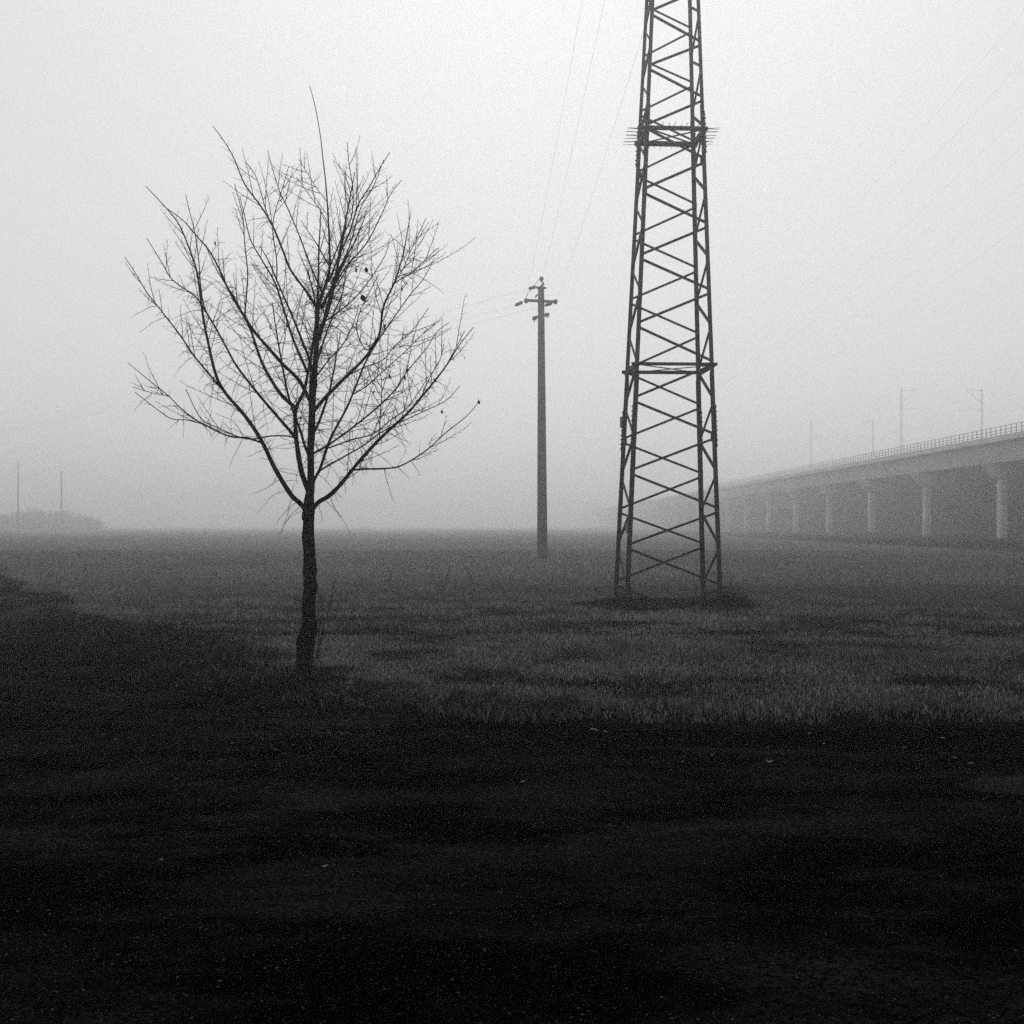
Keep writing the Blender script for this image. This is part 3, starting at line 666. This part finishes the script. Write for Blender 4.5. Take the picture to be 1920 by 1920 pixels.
# ------------------------------------------------------------------ viaduct
M_vc = mat('viaduct_concrete', .50, .18, .5, bump=.01, bscale=6)  # concrete colour lightened to mimic thicker fog over the distance
M_rail = mat('railing_steel', .14); M_mast = mat('galvanised_mast_hazed', .42)  # mast steel paled in its colour so it seems to fade in fog
via = thing('viaduct', 'long concrete railway viaduct on wall piers fading into the fog', 'viaduct', (59.7, 140, 0))
prof = [(53.5,10.85),(53.5,11.5),(53.75,11.5),(53.75,11.05),(65.65,11.05),(65.65,11.5),(65.9,11.5),(65.9,10.85),(64.9,10.7),(64.2,8.75),(55.2,8.75),(54.5,10.7)]
for k in range(-3, 27):
    y0 = 140+25*k-.0; y1 = y0+24.94; mb = MB()
    mb.prism([(x, z) for x, z in prof][::-1], Vector((0, y0, 0)), Vector((0, y1, 0)), Vector((1, 0, 0)), Vector((0, 0, 1))); mb.build('deck_span', M_vc, via)
pm = cm = None
for k in range(-2, 26):
    y = 137.6+25*k
    if pm is None:
        mb = MB(); c = 2.2; ch = .35
        ch = .12
        for xa in (56.0,): mb.prism([(xa+ch,-.6),(xa+.9-ch,-.6),(xa+.9,-.6+ch),(xa+.9,.6-ch),(xa+.9-ch,.6),(xa+ch,.6),(xa,.6-ch),(xa,-.6+ch)], Vector((0, 0, -.5)), Vector((0, 0, 6.97)), Vector((1, 0, 0)), Vector((0, 1, 0)))
        p = mb.build('pier', M_vc, via); pm = p.data; l0 = p.location.copy()
        mb = MB(); mb.prism([(55.75, 7.0),(57.15, 7.0),(60.5, 8.70),(54.3, 8.70)], Vector((0, -.95, 0)), Vector((0, .95, 0)), Vector((1, 0, 0)), Vector((0, 0, 1)))
        q = mb.build('pier_cap', M_vc, p); cm = q.data; q.location = (0, 0, 0)
    else:
        p = bpy.data.objects.new('pier', pm); C.objects.link(p); p.parent = via
        q = bpy.data.objects.new('pier_cap', cm); C.objects.link(q); q.parent = p
    p.location = l0+Vector((0, y, 0))
post = None
for k in range(170):
    y = 100+1.35*k
    if post is None:
        mb = MB(); mb.box((53.62, 0, 11.98), (.07, .07, 1.0)); post = mb.build('railing_post', M_rail, via); pl0 = post.location.copy(); o = post
    else:
        o = bpy.data.objects.new('railing_post', post.data); C.objects.link(o); o.parent = via
    o.location = pl0+Vector((0, y, 0))
for z in (12.44, 12.02, 11.70):
    mb = MB(); mb.bar(Vector((53.57, 66, z)), Vector((53.57, 330, z)), .05, .05); mb.build('handrail', M_rail, via)
for X, s, side in ((54.1, 1, 'near'), (65.3, -1, 'far')):
    for y in (166, 216):
        r_ = thing('catenary_mast', f'slim catenary mast with bracket arm on the {side} edge of the viaduct', 'mast', (X, y, 11.05), f'catenary masts along the {side} viaduct edge')
        mb = MB()
        for dx in (-.14, .14): mb.bar(Vector((X+dx, y, 11.0)), Vector((X+dx*.7, y, 20.6)), .035, .05)
        for j in range(24): mb.bar(Vector((X+(.13 if j % 2 else -.13)*(1-j*.012), y, 11.1+j*.395)), Vector((X-(.13 if j % 2 else -.13)*(1-j*.012), y, 11.1+(j+1)*.395)), .03, .03)
        mb.build('post', M_mast, r_)
        mb = MB(); mb.bar(Vector((X, y, 20.3)), Vector((X+s*2.2, y, 20.5)), .05, .05); mb.bar(Vector((X, y, 18.6)), Vector((X+s*2.0, y, 20.2)), .04, .04); mb.bar(Vector((X, y, 17.6)), Vector((X+s*2.2, y, 17.9)), .04, .04); mb.build('bracket_arm', M_mast, r_)

# dark rough ground and scrub between the crop and the viaduct
def scrub(name, n, xr, yr, h0, label, tone0=.014, cs=.25, w=.10):
    x = xr[0]+rng.rand(n)*(xr[1]-xr[0]); y = yr[0]+rng.rand(n)*(yr[1]-yr[0]); cl = fnoise(x, y, cs, 3)
    keep = rng.rand(n) < sstep(.35, .6, cl)*.9+.1; x, y, cl = x[keep], y[keep], cl[keep]; k = len(x)
    h = h0*(.3+rng.rand(k))*(.25+1.4*cl**2); o = blades(name, x, y, field_h(x, y), h, w*(.6+.8*rng.rand(k)), tone0*(.5+rng.rand(k)), M_grass, .8, True)
    return tag(o, label, 'scrub', kind='stuff')
scrub('roadside_scrub', 60000, (30.2, 72), (50, 260), .55, 'dark rough scrub along the foot of the viaduct')
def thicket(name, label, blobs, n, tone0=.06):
    xs = []
    for (cx, cy_, cz, rx, ry, rz) in blobs:
        k = n//len(blobs); u = rng.randn(k, 3); u /= np.linalg.norm(u, axis=1)[:, None]; r = rng.rand(k, 1)**.45
        q = u*r*[rx, ry, rz]*(.75+.5*rng.rand(k, 1))+[cx, cy_, cz]; xs.append(q[q[:, 2] > 0])
    q = np.concatenate(xs); k = len(q)
    a = rng.randn(k, 3)*.42; b = rng.randn(k, 3)*.42
    co = np.stack([q, q+a, q+b], 1).reshape(-1, 3)
    return tag(np_mesh(name, co, np.arange(k)[:, None]*3+[0, 1, 2], M_grass, np.repeat(tone0*(.5+rng.rand(k)), 3)), label, 'bushes', kind='stuff')
bl = []
for k in range(44):
    X = -245+k*2.6+random.uniform(-.9, .9); h = random.uniform(5.0, 7.2)*np.interp(X, [-245, -150, -132], [1, 1, .5])
    bl.append((X, random.uniform(365, 400), h*.40, random.uniform(3.0, 5.2), 4, h*.58))
thicket('distant_thicket', 'low haze-paled mass of bushes in the fog below the far poles', bl, 60000, .14)  # raised bush tone paints in extra fog fade
bl = []
for k in range(135):
    bl.append((random.uniform(70, 78), 66+k*4.2+max(0, k-100)*5+random.uniform(-1, 1), random.uniform(4.6, 5.6), random.uniform(2.5, 4), random.uniform(3, 4.4), random.uniform(6.0, 7.4)))
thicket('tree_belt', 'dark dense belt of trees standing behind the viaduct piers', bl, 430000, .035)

# far poles on the tree side
for (px, top_, D, arm, lab_) in ((34, 866, 280, True, 'far misty pole with a T crossarm above the bushes'), (115, 882, 315, False, 'far misty pole without crossarm above the bushes')):
    X = (px-HX)*D/F; t = at(px, top_, D); r_ = thing('far_pole', lab_, 'utility pole', (X, D, 0))
    mb = MB(); mb.tube([Vector((X, D, -.2)), Vector((X, D, t.z))], [.20, .11] if arm else [.24, .16], 10); mb.build('shaft', M_conc, r_)
    if arm:
        mb = MB(); mb.bar(Vector((X-.95, D, t.z-.75)), Vector((X+.95, D, t.z-.75)), .10, .10); mb.build('crossarm', M_iron, r_)
        for dx in (-.85, .85):
            mb = MB(); mb.tube([Vector((X+dx, D, t.z-.7)), Vector((X+dx, D, t.z-.5)), Vector((X+dx, D, t.z-.45))], [.03, .08, .03], 6); mb.build('insulator', M_glass, r_)
    else:
        mb = MB(); mb.bar(Vector((X-.3, D, t.z-.9)), Vector((X+.3, D, t.z-.9)), .10, .12); mb.build('bracket', M_iron, r_)

# ------------------------------------------------------------------ gravel and litter on the road
def gravel():
    n = 60000
    y = 3.3+rng.rand(n)**.8*10.5; x = (rng.rand(n)*2-1)*(.5*y+.6)
    s = edge_s(x, y); cl = fnoise(x, y, .9, 3)
    keep = (s < -.15)*(rng.rand(n) < .25+.75*sstep(.35, .65, cl)); keep = keep.astype(bool); x, y = x[keep], y[keep]; k = len(x)
    r = .0018+.0035*rng.rand(k)**3; z = road_h(x, y)+r*.3
    oc = np.array([(1,0,0),(0,1,0),(-1,0,0),(0,-1,0),(0,0,.8),(0,0,-.8)], float)
    an = rng.rand(k)*6.28; jit = .6+.8*rng.rand(k, 6, 1)
    vx = oc[None]*jit; ca, sa = np.cos(an)[:, None], np.sin(an)[:, None]
    X_ = (vx[..., 0]*ca-vx[..., 1]*sa)*1.5; Y_ = vx[..., 0]*sa+vx[..., 1]*ca
    co = np.stack([x[:, None]+X_*r[:, None], y[:, None]+Y_*r[:, None], z[:, None]+vx[..., 2]*r[:, None]], -1).reshape(-1, 3)
    fc = np.array([(0,1,4),(1,2,4),(2,3,4),(3,0,4),(1,0,5),(2,1,5),(3,2,5),(0,3,5)])
    tr = (np.arange(k)[:, None, None]*6+fc[None]).reshape(-1, 3)
    tone = np.repeat(.004+.065*rng.rand(k)**4, 6)
    return np_mesh('gravel', co, tr, M_grass, tone)
tag(gravel(), 'small loose stones scattered over the dark road', 'gravel', kind='stuff')
def straw():
    n = 16000
    x = -9+rng.rand(n)*10; e = np.interp(x, EX, EY); y = e-.1-rng.rand(n)**1.5*3.2*(1+.12*np.abs(x))
    s = edge_s(x, y); cl = fnoise(x, y, .8, 3); keep = (s < .1)*(y > 6)*(rng.rand(n) < sstep(.40, .66, cl)*(1-sstep(-3.5, .5, x))); keep = keep.astype(bool); x, y = x[keep], y[keep]; k = len(x)
    L_ = .003+.016*rng.rand(k)**4; a = rng.randn(k)*.7; z = np.maximum(road_h(x, y), field_h(x, y))+.006
    dx, dy = np.cos(a)*L_, np.sin(a)*L_; w = .0011
    co = np.stack([np.stack([x-dx, y-dy, z], -1), np.stack([x+dx, y+dy-w, z+.002], -1), np.stack([x+dx, y+dy+w, z+.005], -1), np.stack([x-dx, y-dy+2*w, z+.004], -1)], 1).reshape(-1, 3)
    q = np.arange(k)[:, None]*4+[0, 1, 2, 3]
    return np_mesh('straw_litter', co, q, M_grass, np.repeat(.01+.10*rng.rand(k)**3, 4), nv=4)
tag(straw(), 'broken straw and leaf bits strewn on the bend of the track', 'straw', kind='stuff')
M_pale = mat('pale_litter', .10, .4, 60)
for i, (px, py, w) in enumerate([(1115,1369,16),(1135,1371,9),(1442,1440,14),(1518,1376,6),(1545,1392,6),(1415,1354,7),(1768,1384,9),(1790,1430,8),(1820,1440,8),(1335,1428,5),(1280,1442,5),(980,1480,8),(1440,1399,4),(640,1382,6),(876,1384,4),(302,1629,8),(610,1642,12),(1695,1400,5)]):
    D = (CAMZ+.13)*F/(py-HY); p = at(px, py, D); p.z = float(road_h(p.x, p.y))+.012; L_ = w*D/F; mb = MB(); k = 6
    vs = []
    for j in range(k+1):
        t = j/k; hw = .35*L_*math.sin(math.pi*min(.97, .06+t*.9)); up_ = .10*L_*math.sin(t*5+i)
        vs += [(p.x+(t-.5)*L_, p.y-hw*.6, p.z+up_), (p.x+(t-.5)*L_, p.y+hw*.6, p.z+up_+.006)]
    mb.add(vs, [(2*j, 2*j+2, 2*j+3, 2*j+1) for j in range(k)])
    tag(mb.build('fallen_leaf', M_pale), 'pale curled fallen leaf lying on the dark road', 'leaf', 'pale fallen leaves on the road')
D = (CAMZ+.1)*F/(1588-HY); p = at(641, 1588, D); p.z = float(road_h(p.x, p.y)); mb = MB()
mb.tube([p+Vector((0, 0, -.004)), p+Vector((.004, 0, .012)), p+Vector((0, 0, .026)), p+Vector((-.003, .003, .034))], [.024, .027, .018, .005], 9)
tag(mb.build('clod', M_bark), 'small black clod of earth lying alone on the road', 'clod')

# ------------------------------------------------------------------ the fog
mh = bpy.data.materials.new('fog'); mh.use_nodes = True; n = mh.node_tree; n.nodes.clear()
out = n.nodes.new('ShaderNodeOutputMaterial'); pv = n.nodes.new('ShaderNodeVolumePrincipled')
pv.inputs['Color'].default_value = (.99, .99, .99, 1); pv.inputs['Density'].default_value = HAZE_DENSITY; pv.inputs['Anisotropy'].default_value = HAZE_G
n.links.new(pv.outputs[0], out.inputs['Volume'])
mb = MB(); mb.box((0, 0, (HAZE_TOP-2)/2), (2800, 2800, HAZE_TOP+2))
hz = mb.build('haze', mh); tag(hz, 'pale winter fog lying over the whole field', 'fog', kind='stuff')
